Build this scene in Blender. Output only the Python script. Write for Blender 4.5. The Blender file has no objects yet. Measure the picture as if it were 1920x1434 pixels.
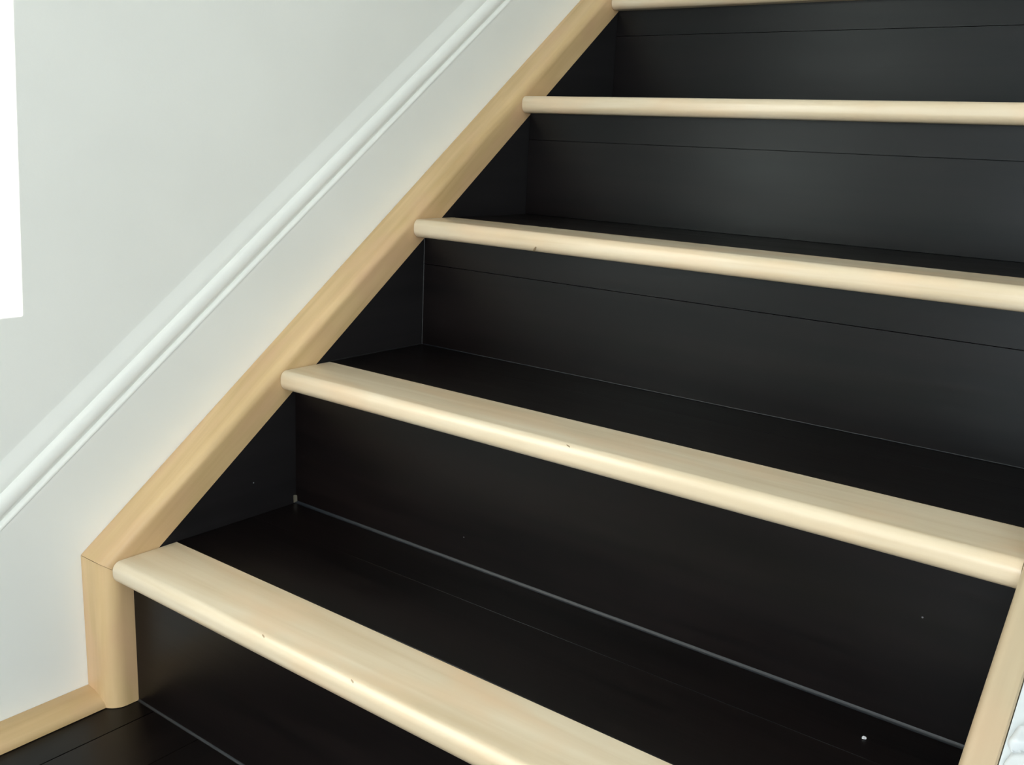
import bpy, bmesh, math, random
from mathutils import Vector, Matrix
random.seed(7)
C = bpy.context.scene.collection
sc = bpy.context.scene

# ------------------------------------------------------------------ camera
CAM = (0.953983, -0.559111, 0.650002)
YAW, PITCH, ROLL, FPX = 0.639276, -0.236154, 0.046714, 1870.5
f = Vector((-math.sin(YAW)*math.cos(PITCH), math.cos(YAW)*math.cos(PITCH), math.sin(PITCH)))
r0 = Vector((math.cos(YAW), math.sin(YAW), 0)); u0 = r0.cross(f)
rv = r0*math.cos(ROLL) + u0*math.sin(ROLL); uv = -r0*math.sin(ROLL) + u0*math.cos(ROLL)
cam = bpy.data.cameras.new('camera'); co = bpy.data.objects.new('camera', cam); C.objects.link(co)
m = Matrix.Identity(4)
for i in range(3):
    m[i][0] = rv[i]; m[i][1] = uv[i]; m[i][2] = -f[i]; m[i][3] = CAM[i]
co.matrix_world = m
cam.sensor_fit = 'HORIZONTAL'; cam.sensor_width = 36.0; cam.lens = 36.0*FPX/1920.0
cam.clip_start = 0.01
sc.camera = co

# ------------------------------------------------------------------ light
sc.view_settings.view_transform = 'Standard'; sc.view_settings.look = 'None'
sc.view_settings.exposure = 0.07; sc.view_settings.gamma = 1.0
sc.view_settings.use_curve_mapping = False
sc.cycles.use_denoising = True
sc.cycles.max_bounces = 10; sc.cycles.diffuse_bounces = 8
w = bpy.data.worlds.new('sky'); sc.world = w; w.use_nodes = True
w.node_tree.nodes['Background'].inputs[0].default_value = (0.80, 0.92, 1.0, 1)
w.node_tree.nodes['Background'].inputs[1].default_value = 1.0

SUN_DY, SUN_DZ = 0.20, -0.42          # per metre travelled towards -x
sl = bpy.data.lights.new('sun', 'SUN'); so = bpy.data.objects.new('sun', sl); C.objects.link(so)
so.rotation_euler = Vector((-1, SUN_DY, SUN_DZ)).to_track_quat('-Z', 'Y').to_euler()
so.location = (3, -1, 3); sl.energy = 17.0; sl.angle = 0.0012; sl.color = (1.0, 0.97, 0.91)

ROOM_X, ROOM_Y0, ROOM_Y1, ROOM_Z = 2.3, -1.9, 2.6, 2.9
WALL_X = -0.060
# sun window in the right wall, sized so that its patch falls on the left wall
PY0, PY1, PZ0, PZ1 = -0.80, -0.0494, 0.453, 1.30
k = ROOM_X - WALL_X
WIN1 = (PY0 - SUN_DY*k, PY1 - SUN_DY*k, PZ0 - SUN_DZ*k, PZ1 - SUN_DZ*k)   # y0 y1 z0 z1
WIN2 = (0.55, 1.95, 0.05, 1.25)                                            # x0 x1 z0 z1 in the wall behind the camera

def area(name, loc, to, sx, sy, e, col):
    l = bpy.data.lights.new(name, 'AREA'); l.shape = 'RECTANGLE'; l.size = sx; l.size_y = sy
    l.energy = e; l.color = col
    o = bpy.data.objects.new(name, l); C.objects.link(o); o.location = loc
    o.rotation_euler = Vector(to).to_track_quat('-Z', 'Y').to_euler()
    return o
area('window_daylight', ((WIN2[0]+WIN2[1])/2, ROOM_Y0+0.02, (WIN2[2]+WIN2[3])/2), (0, 1, 0), 1.4, 1.2, 34, (0.92, 0.97, 1.0))
area('side_window_daylight', (ROOM_X-0.02, (WIN1[0]+WIN1[1])/2, (WIN1[2]+WIN1[3])/2), (-1, 0, 0), 0.85, 0.85, 9, (0.90, 0.97, 1.0))

# ------------------------------------------------------------------ materials
def mat(name):
    M = bpy.data.materials.new(name); M.use_nodes = True
    return M, M.node_tree, M.node_tree.nodes['Principled BSDF']

def wood(name, c_dark, c_light, axis, rough, rough_var, bump, scale=1.0, coat=0.0, ior=1.5, pink=None):
    """grain stretched along an object axis (0 x, 1 y, 2 z)"""
    M, nt, b = mat(name); N = nt.nodes; L = nt.links
    tc = N.new('ShaderNodeTexCoord'); oi = N.new('ShaderNodeObjectInfo')
    off = N.new('ShaderNodeVectorMath'); off.operation = 'SCALE'
    comb = N.new('ShaderNodeCombineXYZ')
    for i in range(3): L.new(oi.outputs['Random'], comb.inputs[i])
    L.new(comb.outputs[0], off.inputs[0]); off.inputs['Scale'].default_value = 17.0
    add = N.new('ShaderNodeVectorMath'); L.new(tc.outputs['Object'], add.inputs[0]); L.new(off.outputs[0], add.inputs[1])
    mp = N.new('ShaderNodeMapping'); L.new(add.outputs[0], mp.inputs[0])
    s = [60*scale]*3; s[axis] = 3.0*scale; mp.inputs['Scale'].default_value = s
    n1 = N.new('ShaderNodeTexNoise'); n1.inputs['Scale'].default_value = 1.0; n1.inputs['Detail'].default_value = 4
    n1.inputs['Distortion'].default_value = 0.6; L.new(mp.outputs[0], n1.inputs['Vector'])
    mp2 = N.new('ShaderNodeMapping'); L.new(add.outputs[0], mp2.inputs[0])
    s2 = [14*scale]*3; s2[axis] = 4.0*scale; mp2.inputs['Scale'].default_value = s2
    n2 = N.new('ShaderNodeTexNoise'); n2.inputs['Scale'].default_value = 1.0; n2.inputs['Detail'].default_value = 3
    L.new(mp2.outputs[0], n2.inputs['Vector'])
    mix = N.new('ShaderNodeMath'); mix.operation = 'MULTIPLY_ADD'
    L.new(n1.outputs['Fac'], mix.inputs[0]); mix.inputs[1].default_value = 0.55
    half = N.new('ShaderNodeMath'); half.operation = 'MULTIPLY'; half.inputs[1].default_value = 0.45
    L.new(n2.outputs['Fac'], half.inputs[0]); L.new(half.outputs[0], mix.inputs[2])
    cr = N.new('ShaderNodeValToRGB'); L.new(mix.outputs[0], cr.inputs[0])
    cr.color_ramp.elements[0].position = 0.32; cr.color_ramp.elements[0].color = (*c_dark, 1)
    cr.color_ramp.elements[1].position = 0.66; cr.color_ramp.elements[1].color = (*c_light, 1)
    out = cr.outputs[0]
    if pink:
        mp3 = N.new('ShaderNodeMapping'); L.new(add.outputs[0], mp3.inputs[0])
        s3 = [22]*3; s3[axis] = 9; mp3.inputs['Scale'].default_value = s3
        n3 = N.new('ShaderNodeTexNoise'); n3.inputs['Scale'].default_value = 1.0; L.new(mp3.outputs[0], n3.inputs['Vector'])
        r3 = N.new('ShaderNodeMapRange'); r3.inputs[1].default_value = 0.48; r3.inputs[2].default_value = 0.78
        r3.inputs[4].default_value = 0.85; L.new(n3.outputs['Fac'], r3.inputs[0])
        mx = N.new('ShaderNodeMix'); mx.data_type = 'RGBA'; L.new(r3.outputs[0], mx.inputs['Factor'])
        L.new(out, mx.inputs['A']); mx.inputs['B'].default_value = (*pink, 1); out = mx.outputs['Result']
    L.new(out, b.inputs['Base Color'])
    rr = N.new('ShaderNodeMapRange'); L.new(n2.outputs['Fac'], rr.inputs[0])
    rr.inputs[3].default_value = rough - rough_var; rr.inputs[4].default_value = rough + rough_var
    L.new(rr.outputs[0], b.inputs['Roughness'])
    bp = N.new('ShaderNodeBump'); bp.inputs['Strength'].default_value = bump; bp.inputs['Distance'].default_value = 0.001
    L.new(mix.outputs[0], bp.inputs['Height']); L.new(bp.outputs[0], b.inputs['Normal'])
    b.inputs['IOR'].default_value = ior
    b.inputs['Coat Weight'].default_value = coat; b.inputs['Coat Roughness'].default_value = 0.18
    return M

MD, ML, MP = (0.48, 0.325, 0.15), (0.68, 0.48, 0.255), (0.60, 0.38, 0.22)
NDK, NLT = (0.54, 0.425, 0.275), (0.68, 0.59, 0.445)
maple_x = wood('maple_across', NDK, NLT, 0, 0.36, 0.06, 0.04, pink=(0.66, 0.48, 0.31), coat=0.45)
maple_y = wood('maple_lengthwise', MD, ML, 1, 0.42, 0.06, 0.06, pink=MP, coat=0.15)
maple_dimmed = wood('maple_dimmed', (0.35, 0.275, 0.175), (0.49, 0.40, 0.27), 1, 0.42, 0.06, 0.06, pink=(0.47, 0.34, 0.22), coat=0.15)  # trim maple darkened and greyed to offset strong light and glare on the right
maple_z = wood('maple_upright', MD, ML, 2, 0.42, 0.06, 0.06, pink=MP, coat=0.15)
ED, EL = (0.0022, 0.0013, 0.0013), (0.0060, 0.0036, 0.0034)
dark_x = wood('espresso_across', ED, EL, 0, 0.34, 0.08, 0.35)
dark_y = wood('espresso_lengthwise', ED, EL, 1, 0.34, 0.06, 0.12)
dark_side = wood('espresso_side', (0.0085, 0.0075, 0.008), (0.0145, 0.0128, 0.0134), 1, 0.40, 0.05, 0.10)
for M_ in (dark_x, dark_y, dark_side):
    b_ = M_.node_tree.nodes['Principled BSDF']
    b_.inputs['Specular IOR Level'].default_value = 0.24
    b_.inputs['Specular Tint'].default_value = (0.84, 0.96, 1.0, 1)  # bluish reflection of the surroundings put into the wood's specular colour

def paint(name, col, rough, bump, scale):
    M, nt, b = mat(name); N = nt.nodes; L = nt.links
    tc = N.new('ShaderNodeTexCoord'); n = N.new('ShaderNodeTexNoise'); n.inputs['Scale'].default_value = scale
    n.inputs['Detail'].default_value = 4; L.new(tc.outputs['Object'], n.inputs['Vector'])
    n2 = N.new('ShaderNodeTexNoise'); n2.inputs['Scale'].default_value = 5; L.new(tc.outputs['Object'], n2.inputs['Vector'])
    cr = N.new('ShaderNodeValToRGB'); L.new(n2.outputs['Fac'], cr.inputs[0])
    cr.color_ramp.elements[0].color = (*[c*0.975 for c in col], 1); cr.color_ramp.elements[1].color = (*[min(1, c*1.02) for c in col], 1)
    cr.color_ramp.elements[0].position = 0.3; cr.color_ramp.elements[1].position = 0.7
    L.new(cr.outputs[0], b.inputs['Base Color'])
    bp = N.new('ShaderNodeBump'); bp.inputs['Strength'].default_value = bump; bp.inputs['Distance'].default_value = 0.001
    L.new(n.outputs['Fac'], bp.inputs['Height']); L.new(bp.outputs[0], b.inputs['Normal'])
    b.inputs['Roughness'].default_value = rough
    return M
wall_paint = paint('wall_paint', (0.86, 0.87, 0.83), 0.6, 0.10, 320)
trim_paint = paint('trim_paint', (0.86, 0.87, 0.83), 0.38, 0.04, 60)
ceil_paint = paint('ceiling_paint', (0.82, 0.82, 0.80), 0.8, 0.1, 200)
white_gloss = paint('white_gloss', (0.50, 0.54, 0.56), 0.35, 0.03, 60)
cloth_white = paint('white_sheet', (0.52, 0.55, 0.57), 0.55, 0.08, 500)
caulk = paint('dark_caulk', (0.007, 0.0095, 0.013), 0.45, 0.05, 150)
caulk_thin = paint('thin_caulk', (0.012, 0.013, 0.014), 0.5, 0.05, 150)
caulk_pale = paint('pale_caulk', (0.075, 0.065, 0.045), 0.5, 0.05, 150)
speck_m = paint('speck', (0.62, 0.62, 0.66), 0.5, 0.05, 300)

# ------------------------------------------------------------------ helpers
def link(name, verts, faces, material, parent=None, smooth=False, bevel=0.0, seg=2):
    me = bpy.data.meshes.new(name); me.from_pydata([tuple(v) for v in verts], [], faces)
    bm = bmesh.new(); bm.from_mesh(me)
    bmesh.ops.remove_doubles(bm, verts=bm.verts, dist=1e-6)
    bmesh.ops.recalc_face_normals(bm, faces=bm.faces)
    if bevel:
        bmesh.ops.bevel(bm, geom=[e for e in bm.edges if len(e.link_faces) == 2 and e.calc_face_angle(0) > 0.6],
                        offset=bevel, segments=seg, profile=0.5, affect='EDGES', clamp_overlap=True)
    bm.to_mesh(me); bm.free()
    me.materials.append(material)
    if smooth:
        for p in me.polygons: p.use_smooth = True
        try: me.set_sharp_from_angle(angle=math.radians(38))
        except Exception: pass
    o = bpy.data.objects.new(name, me); C.objects.link(o)
    if parent: o.parent = parent
    return o

def box(name, lo, hi, material, parent=None, bevel=0.0, seg=2):
    x0, y0, z0 = lo; x1, y1, z1 = hi
    v = [(x0,y0,z0),(x1,y0,z0),(x1,y1,z0),(x0,y1,z0),(x0,y0,z1),(x1,y0,z1),(x1,y1,z1),(x0,y1,z1)]
    fc = [(0,3,2,1),(4,5,6,7),(0,1,5,4),(1,2,6,5),(2,3,7,6),(3,0,4,7)]
    return link(name, v, fc, material, parent, smooth=bool(bevel), bevel=bevel, seg=seg)

def loft(name, rings, material, parent=None, smooth=True, bevel=0.0, closed=True):
    """rings of equal length joined into a solid with capped ends"""
    n = len(rings[0]); v = [p for r in rings for p in r]; fc = []
    for k in range(len(rings)-1):
        for i in range(n if closed else n-1):
            j = (i+1) % n
            fc.append((k*n+i, k*n+j, (k+1)*n+j, (k+1)*n+i))
    if closed:
        fc.append(tuple(range(n))); fc.append(tuple((len(rings)-1)*n+i for i in range(n)))
    return link(name, v, fc, material, parent, smooth=smooth, bevel=bevel)

def prism(name, poly_yz, x0, x1, material, parent=None, bevel=0.0):
    return loft(name, [[(x0, y, z) for y, z in poly_yz], [(x1, y, z) for y, z in poly_yz]], material, parent, smooth=bool(bevel), bevel=bevel)

def structure(o, label=None):
    o['kind'] = 'structure'
    if label: o['label'] = label
    return o

def thing(name, label, cat, loc=(0,0,0), group=None):
    o = bpy.data.objects.new(name, None); C.objects.link(o); o.location = loc; o.empty_display_size = 0.1
    o['label'] = label; o['category'] = cat
    if group: o['group'] = group
    return o

def wall_with_hole(name, axis, pos, thick, a0, a1, z0, z1, hole, material, lean=0.0):
    """wall across axis (0: plane x=pos, 1: plane y=pos) with one rectangular opening, one mesh"""
    h0, h1, hz0, hz1 = hole
    v = []; fc = []
    def bx(p0, p1, q0, q1):
        k = len(v); lo, hi = sorted((pos, pos+thick))
        for z in (q0, q1):
            for (a, b) in ((lo,p0),(hi,p0),(hi,p1),(lo,p1)):
                v.append((a, b, z) if axis == 0 else (b, a, z))
        fc.extend([tuple(k+i for i in t) for t in ((0,3,2,1),(4,5,6,7),(0,1,5,4),(1,2,6,5),(2,3,7,6),(3,0,4,7))])
    bx(a0, h0, z0, z1); bx(h1, a1, z0, z1)
    for q in (8, 9, 12, 13):                     # stair-side jamb made to lean, shaping the slant of the sun patch edge
        b = list(v[q]); b[1 if axis == 0 else 0] += lean*(b[2]-hz0); v[q] = tuple(b)
    bx(h0, h1+0.2*(lean != 0), z0, hz0); bx(h0, h1+0.2*(lean != 0), hz1, z1)
    me = bpy.data.meshes.new(name); me.from_pydata(v, [], fc); me.materials.append(material)
    o = bpy.data.objects.new(name, me); C.objects.link(o)
    return o

# ------------------------------------------------------------------ stair measures
H, R = 0.18, 0.23792             # rise, going
OV, DN, T = 0.0248, 0.083, 0.0252 # nosing overhang, nosing depth, nosing thickness
W = 0.850                        # tread width between the side boards
A = math.atan2(H, R); CA, SA = math.cos(A), math.sin(A)
def on_pitch(s, perp): return (s*CA - perp*SA, s*SA + perp*CA)     # (y, z)
def z_at(y, perp): return (perp + y*SA)/CA
NSTEP = 6
S_TOP = 2.05
P_LO, P_HI = 0.1075, 0.149        # side trim, lower and upper edge above the pitch line
Y_BACK, Y_FRONT = 0.0248, -0.0105 # upright trim

# ------------------------------------------------------------------ room
base = structure(box('floor', (WALL_X-0.1, ROOM_Y0, -0.06), (ROOM_X+0.1, ROOM_Y1, -0.016), dark_y), 'dark espresso hardwood plank floor at the foot of the stairs')
PW = 0.083
xs = 0.0335 - PW
planks = []
while xs < ROOM_X:
    xe = min(xs+PW, ROOM_X); x_lo = max(xs, WALL_X)
    y_end = OV if (x_lo < W+0.03) else ROOM_Y1
    y = ROOM_Y0
    cut = random.uniform(0.7, 1.4)
    while y < y_end - 1e-4:
        y2 = min(y+cut, y_end)
        if y_end - y2 < 0.5: y2 = y_end
        box('plank', (x_lo+0.0003, y+0.0003, -0.016), (xe-0.0003, y2-0.0004, random.uniform(-0.0003, 0.0)), dark_y, base, bevel=0.0005, seg=1)
        y = y2; cut = random.uniform(0.9, 1.5)
    xs += PW
structure(box('wall_left', (WALL_X-0.1, ROOM_Y0, -0.06), (WALL_X, ROOM_Y1, ROOM_Z), wall_paint), 'off-white painted wall above the sloping skirting with a bright sunlit patch')
wr = structure(wall_with_hole('wall_right', 0, ROOM_X, 0.06, ROOM_Y0, ROOM_Y1, -0.06, ROOM_Z, WIN1, wall_paint, lean=0.039))
wb = structure(wall_with_hole('wall_front', 1, ROOM_Y0, -0.12, WALL_X-0.1, ROOM_X+0.1, -0.06, ROOM_Z, WIN2, wall_paint))
structure(box('wall_back', (WALL_X-0.1, ROOM_Y1, -0.06), (ROOM_X+0.1, ROOM_Y1+0.1, ROOM_Z), wall_paint))
structure(box('ceiling', (WALL_X-0.1, ROOM_Y0, ROOM_Z), (ROOM_X+0.1, ROOM_Y1, ROOM_Z+0.1), ceil_paint))

# white skirting on the left wall, level first, then rising with the stairs
TW = -0.045
ybase = -0.205
def skirt_path(perp):
    """points on the mitre: far front (level), mitre, top of flight"""
    lev = z_at(ybase, perp)
    return [(ROOM_Y0+0.002, lev), (ybase, lev), on_pitch(S_TOP, perp)]
top = skirt_path(0.2428)
lower_end = on_pitch(S_TOP, P_HI-0.012)
bz = z_at(Y_FRONT, P_HI)
board_poly = [(ROOM_Y0+0.002, 0.0005), (Y_FRONT+0.010, 0.0005), (Y_FRONT+0.010, z_at(Y_FRONT+0.010, P_HI-0.012)), lower_end, top[2], top[1], top[0]]
bb = structure(prism('baseboard_left', board_poly, WALL_X+0.0005, TW, trim_paint), 'wide white skirting board rising along the stair wall')
prof = [(WALL_X+0.0005, 0.2425), (TW, 0.2425), (TW, 0.2442), (-0.0456, 0.2456), (-0.0472, 0.2466), (-0.0505, 0.2474),
        (-0.0490, 0.2495), (-0.0472, 0.2520), (-0.0464, 0.2550), (-0.0467, 0.2590), (-0.0482, 0.2630), (-0.0508, 0.2662), (-0.0545, 0.2676),
        (-0.0540, 0.2692), (-0.0538, 0.2708), (-0.0546, 0.2750), (-0.0562, 0.2800), (-0.0580, 0.2855), (-0.0592, 0.2895), (WALL_X+0.0005, 0.2910)]
rings = [[], [], []]
for x, p in prof:
    for k_, (y, z) in enumerate(skirt_path(p)): rings[k_].append((x, y, z))
loft('cap_moulding', rings, trim_paint, bb)

# ------------------------------------------------------------------ staircase
st = thing('staircase', 'dark espresso wooden staircase with pale maple nosings and side trim', 'staircase')

def nosing_profile():
    rt, rb, pts = 0.0098, 0.0108, []
    for i in range(9):
        a = math.pi/2*i/8; pts.append((rt - rt*math.sin(a), -rt + rt*math.cos(a)))
    for i in range(9):
        a = math.pi/2*i/8; pts.append((rb - rb*math.cos(a), -T + rb - rb*math.sin(a)))
    pts += [(DN-0.0006, -T), (DN-0.0006, -0.0006), (DN-0.0012, 0.0)]
    return pts
NP = nosing_profile()
for n in range(1, NSTEP+1):
    y0 = (n-1)*R; z0 = n*H
    ring = lambda x: [(x, y, z) for y, z in NP]
    o = loft('nosing', [ring(0.0019), ring(0.2), ring(0.5), ring(W-0.0019)], maple_x, st); o.location = (0, y0, z0)
    # riser of two boards
    rz = bpy.data.objects.new('riser', None); C.objects.link(rz); rz.parent = st
    ry = y0 + OV
    zj = z0 - 0.0650 - 0.0012*((n*7) % 3 - 1)
    g, bv = 0.00045, 0.0
    if n <= 2:                                   # the two lowest risers show no joint
        box('riser_board', (0.0004, ry, z0-H+0.0004), (W-0.0004, ry+0.014, z0-T-0.0002), dark_x, rz, bevel=0.0004, seg=1)
    else:
        box('riser_board', (0.0004, ry, z0-H+0.0004), (W-0.0004, ry+0.014, zj-g), dark_x, rz, bevel=bv, seg=1)
        box('riser_board', (0.0004, ry, zj+g), (W-0.0004, ry+0.014, z0-T-0.0002), dark_x, rz, bevel=bv, seg=1)
    # tread of two boards behind the nosing
    tr = bpy.data.objects.new('tread', None); C.objects.link(tr); tr.parent = st
    yj = y0 + 0.193
    box('tread_board', (0.0004, y0+DN+0.0002, z0-0.016), (W-0.0004, yj-0.0001, z0-0.0002), dark_x, tr, bevel=0.0003, seg=1)
    box('tread_board', (0.0004, yj+0.0001, z0-0.016), (W-0.0004, y0+R+OV-0.0004, z0-0.0003), dark_x, tr, bevel=0.0003, seg=1)

# unseen solid body added under the boards to block light leaking through the joints
saw = [((NSTEP)*R, 0.001), (OV+0.0142, 0.001)]
for n in range(1, NSTEP+1):
    saw += [((n-1)*R + OV + 0.0142, n*H - T - 0.0004), (n*R + (OV + 0.0142 if n < NSTEP else 0), n*H - T - 0.0004)]
prism('light_block', saw, 0.0004, W-0.0004, dark_side, st)

def fillet(name, p0, p1, dy, dz, s, material, parent):
    """slim concave bead running from p0 to p1 in an inside corner; dy, dz are unit vectors out of the corner"""
    p0, p1, dy, dz = map(Vector, (p0, p1, dy, dz))
    pr = [(0, 0), (s, 0), (s*0.45, s*0.18), (s*0.18, s*0.45), (0, s)]
    return loft(name, [[p + dy*a + dz*b for a, b in pr] for p in (p0, p1)], material, parent)
BEAD = {0: 0.0022, 1: 0.0030, 2: 0.0007}
for n in sorted(BEAD):
    yb, zb, s = n*R + OV, n*H, BEAD[n]
    fillet('caulk_bead', (0.001, yb, zb), (W-0.001, yb, zb), (0,-1,0), (0,0,1), s, caulk, st)
for n in (2,):
    yb, zb = n*R + OV, n*H
    fillet('caulk_bead', (0.0, yb, zb), (0.0, yb, z_at(yb, P_LO)), (1,0,0), (0,-1,0), 0.0007, caulk_thin, st)
    fillet('caulk_bead', (0.0, yb, zb), (0.0, yb-(R-DN+OV), zb), (1,0,0), (0,0,1), 0.0007, caulk_thin, st)
# lump of pale caulk left in the corner of the lowest tread
lump = fillet('caulk_lump', (0.0, R+OV, H+0.0005), (0.0, R+OV-0.0005, H+0.0105), (1,0,0), (0,-1,0), 0.0035, caulk_pale, st)
lump['label'] = 'small pale lump of caulk in the back corner'

# side boards under the trims
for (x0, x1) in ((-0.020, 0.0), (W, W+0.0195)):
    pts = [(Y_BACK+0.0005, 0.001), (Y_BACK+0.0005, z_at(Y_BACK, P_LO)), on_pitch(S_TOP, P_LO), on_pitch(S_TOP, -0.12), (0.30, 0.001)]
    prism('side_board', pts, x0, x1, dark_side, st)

def trim_section(xin, xout, rad, wmax):
    """(x, w) outline; w 0 = stair edge, 1 = far edge; rounded corner at xin / w=1"""
    sgn = 1 if xout > xin else -1
    pts = [(xout, 0.0), (xin, 0.0)]
    pts.append((xin, 1 - rad/wmax))
    for i in range(1, 9):
        a = math.pi/2*i/8
        pts.append((xin + sgn*rad*(1-math.cos(a)), 1 - rad/wmax + rad/wmax*math.sin(a)))
    pts += [(xout - sgn*0.0013, 1.0), (xout, 1 - 0.0013/wmax)]   # eased arris against the skirting
    return pts
def side_trim(xin, xout, rad, rad_up, my, mz):
    wy, wp = Y_BACK - Y_FRONT, P_HI - P_LO
    sec = trim_section(xin, xout, rad, wp); secu = trim_section(xin, xout, rad_up, wy)
    yy = lambda w_: Y_BACK - w_*wy
    pp = lambda w_: P_LO + w_*wp
    mit = [(x, yy(w_), z_at(yy(w_), pp(w_))) for x, w_ in sec]
    mitu = [(x, yy(w_), z_at(yy(w_), pp(w_))-0.0003) for x, w_ in secu]
    low = [(x, yy(w_), 0.0004) for x, w_ in secu]
    a = loft('upright_trim', [low, mitu], mz, st)
    end = [(x, *on_pitch(S_TOP, pp(w_))) for x, w_ in sec]
    # sloping piece is built along +y and tilted, so that its grain follows it
    inv = Matrix.Rotation(-A, 4, 'X')
    rr = [[inv @ Vector((x, y, z+0.0003)) for x, y, z in mit], [inv @ Vector(p) for p in end]]
    b = loft('sloping_trim', rr, my, st); b.rotation_euler = (A, 0, 0)
    return a, b
side_trim(0.0012, TW, 0.0115, 0.021, maple_y, maple_z)
side_trim(W-0.0012, W+0.0215, 0.009, 0.009, maple_dimmed, maple_z)

# white outer side of the stairs
outer = [(Y_FRONT, 0.0006), (Y_FRONT, z_at(Y_FRONT, 0.1488)), on_pitch(S_TOP, 0.1488), on_pitch(S_TOP, -0.16), (0.36, 0.0006)]
os_ = prism('outer_side_board', outer, W+0.0222, W+0.095, white_gloss, st, bevel=0.0008)
os_['label'] = 'white painted outer side of the stairs'

# ------------------------------------------------------------------ maple shoe moulding on the floor
sh = []
for i in range(9):
    a = math.pi/2*i/8
    sh.append((TW + 0.0005 + 0.033*math.sin(a)**1.0, 0.0175*math.cos(a) + 0.0006))
sh = [(TW+0.0005, 0.0006)] + sh
y_e = Y_FRONT
rings = [[(x, ROOM_Y0+0.003, z) for x, z in sh], [(x, y_e+0.006*(x-TW)/0.033, z) for x, z in sh]]
t1 = structure(loft('trim_1', rings, maple_y), 'maple shoe moulding along the floor below the white skirting')

# ------------------------------------------------------------------ crumpled white sheet lying over the outer side
def sheet():
    from mathutils import noise
    edge = [(0.055, 0.886), (0.13, 0.878), (0.19, 0.881), (0.236, 0.8760), (0.2465, 0.8747), (0.2525, 0.8762), (0.2562, 0.8776), (0.2594, 0.8752),
            (0.2625, 0.8733), (0.2692, 0.8749), (0.2751, 0.8765), (0.2772, 0.8830), (0.285, 0.894), (0.31, 0.902), (0.36, 0.897), (0.42, 0.912)]
    def ex(q):
        for (a, xa), (b, xb) in zip(edge, edge[1:]):
            if a <= q <= b:
                u = (q-a)/(b-a); return xa + (xb-xa)*u
        return edge[-1][1]
    us = [0, 0.0004, 0.001, 0.002, 0.0035, 0.005, 0.007, 0.0095, 0.0125, 0.016, 0.021, 0.028, 0.036, 0.046, 0.058, 0.07, 0.085, 0.10, 0.12]
    qs = [0.055 + 0.365*i/219 for i in range(220)]
    v = []; fc = []; n = len(us)
    for q in qs:
        x0 = ex(q)
        for u in us:
            x = x0 + u
            h = 0.0052*math.sqrt(max(0.0, 1-(1-min(1, u/0.005))**2))
            fold = noise.noise(Vector((x*95, q*60, 1.7)))*0.0035 + noise.noise(Vector((x*40, q*26, 5.0)))*0.004
            h += (fold + 0.001)*min(1, u/0.006)
            h -= 0.0060*math.exp(-((q-0.2568-0.35*u)/0.0022)**2)*min(1, u/0.003)*(u < 0.03)      # valley running in from the nick
            h = max(h, 0.0004*min(1, u/0.002))
            over = x - (W + 0.097)
            p = 0.1492 + h
            if over > 0: x, p = W + 0.097 + 0.006*math.sin(30*q) + 0.008, p - 1.6*over
            y, z = on_pitch(q, p)
            v.append((x, y, z))
    for a in range(len(qs)-1):
        for b in range(n-1):
            k = a*n + b; fc.append((k, k+1, k+n+1, k+n))
    o = link('sheet', v, fc, cloth_white, None, smooth=True)
    return o
s = sheet()
s['label'] = 'crumpled white sheet lying beside the right-hand maple trim'; s['category'] = 'sheet'

# ------------------------------------------------------------------ specks of lint
def speck(loc, size, label, seed):
    rnd = random.Random(seed)
    bm = bmesh.new(); bmesh.ops.create_icosphere(bm, subdivisions=2, radius=size)
    for q in bm.verts:
        q.co *= rnd.uniform(0.7, 1.25); q.co.z *= 0.5
    me = bpy.data.meshes.new('lint_speck'); bm.to_mesh(me); bm.free(); me.materials.append(speck_m)
    o = bpy.data.objects.new('lint_speck', me); C.objects.link(o); o.location = loc
    o['label'] = label; o['category'] = 'speck'; o['group'] = 'specks on the dark wood'
    return o
speck((0.757, 0.2211, H+0.0006), 0.0019, 'white speck lying on the lowest dark tread near the right trim', 1)

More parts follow.
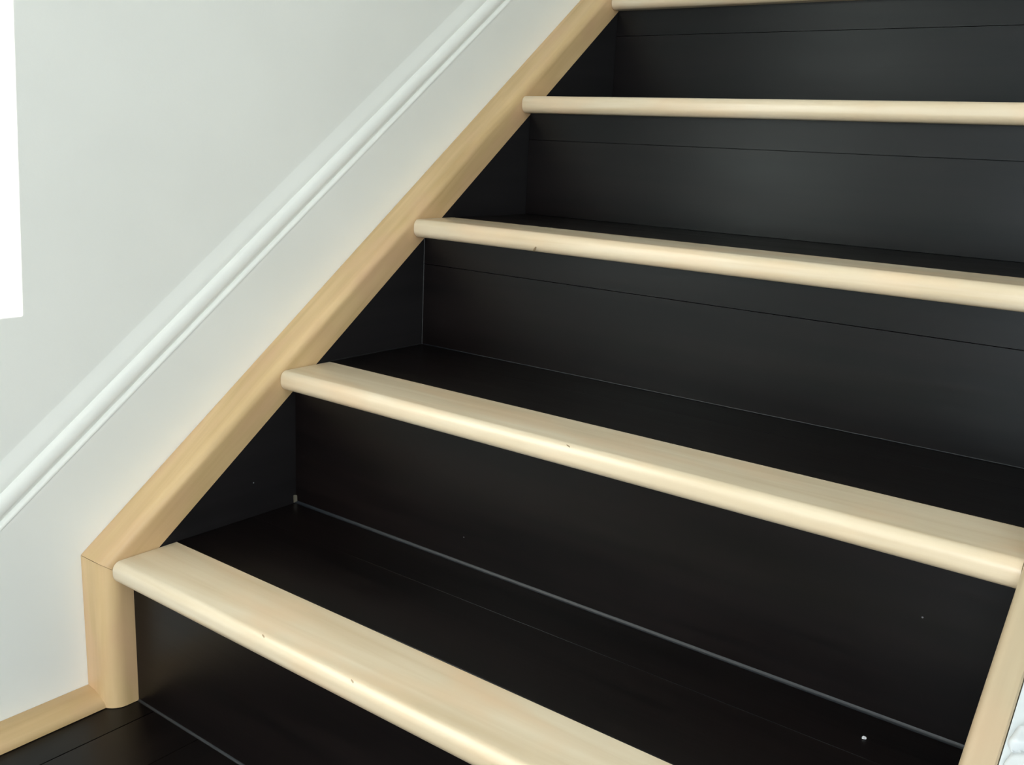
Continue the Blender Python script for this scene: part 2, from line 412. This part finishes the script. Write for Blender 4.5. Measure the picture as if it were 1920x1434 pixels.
def on_nosing(n, x, t, out=0.0003):
    """point on the outline of nosing n (t runs from the top of the round to its underside)"""
    i = min(int(t*17), 16); u = t*17 - i
    y = NP[i][0]*(1-u) + NP[i+1][0]*u; z = NP[i][1]*(1-u) + NP[i+1][1]*u
    d = Vector((y-0.0105, z+0.0126)).normalized()
    return (x, (n-1)*R + y + d.x*out, n*H + z + d.y*out)
def knot(n, xc, t0, t1, wid, lean):
    v = []; K = 7
    for i in range(K):
        u = i/(K-1); t = t0 + (t1-t0)*u; ww = wid*(math.sin(math.pi*min(1, u+0.08)) + 0.08)
        v.append(on_nosing(n, xc + lean*u - ww, t)); v.append(on_nosing(n, xc + lean*u + ww, t))
    o = link('knot', v, [(2*i, 2*i+1, 2*i+3, 2*i+2) for i in range(K-1)], knot_m, st)
    sm = o.modifiers.new('thickness', 'SOLIDIFY'); sm.thickness = 0.0006; sm.offset = -1
    o['label'] = 'small dark knot mark in the maple nosing'
knot_m = wood('knot_brown', (0.20, 0.14, 0.08), (0.36, 0.26, 0.15), 0, 0.4, 0.05, 0.1)
knot(3, 0.212, 0.62, 0.92, 0.0016, -0.008)
knot(1, 0.250, 0.12, 0.20, 0.0016, 0.004)
knot(1, 0.372, 0.14, 0.22, 0.0014, 0.004)
knot(2, 0.430, 0.16, 0.24, 0.0015, 0.005)
def fleck(p, size, seed):
    rnd = random.Random(seed); bm = bmesh.new(); bmesh.ops.create_icosphere(bm, subdivisions=1, radius=size)
    for q in bm.verts: q.co *= rnd.uniform(0.7, 1.2)
    me = bpy.data.meshes.new('paint_fleck'); bm.to_mesh(me); bm.free(); me.materials.append(fleck_m)
    o = bpy.data.objects.new('paint_fleck', me); C.objects.link(o); o.location = p; o.parent = st
fleck_m = paint('fleck', (0.10, 0.10, 0.11), 0.5, 0.02, 100)
fleck((0.0003, 0.195, 0.2237), 0.0011, 3)
fleck((0.2855, R+OV-0.0003, 0.2125), 0.0009, 4)
fleck((0.779, R+OV-0.0003, 0.2823), 0.0009, 5)
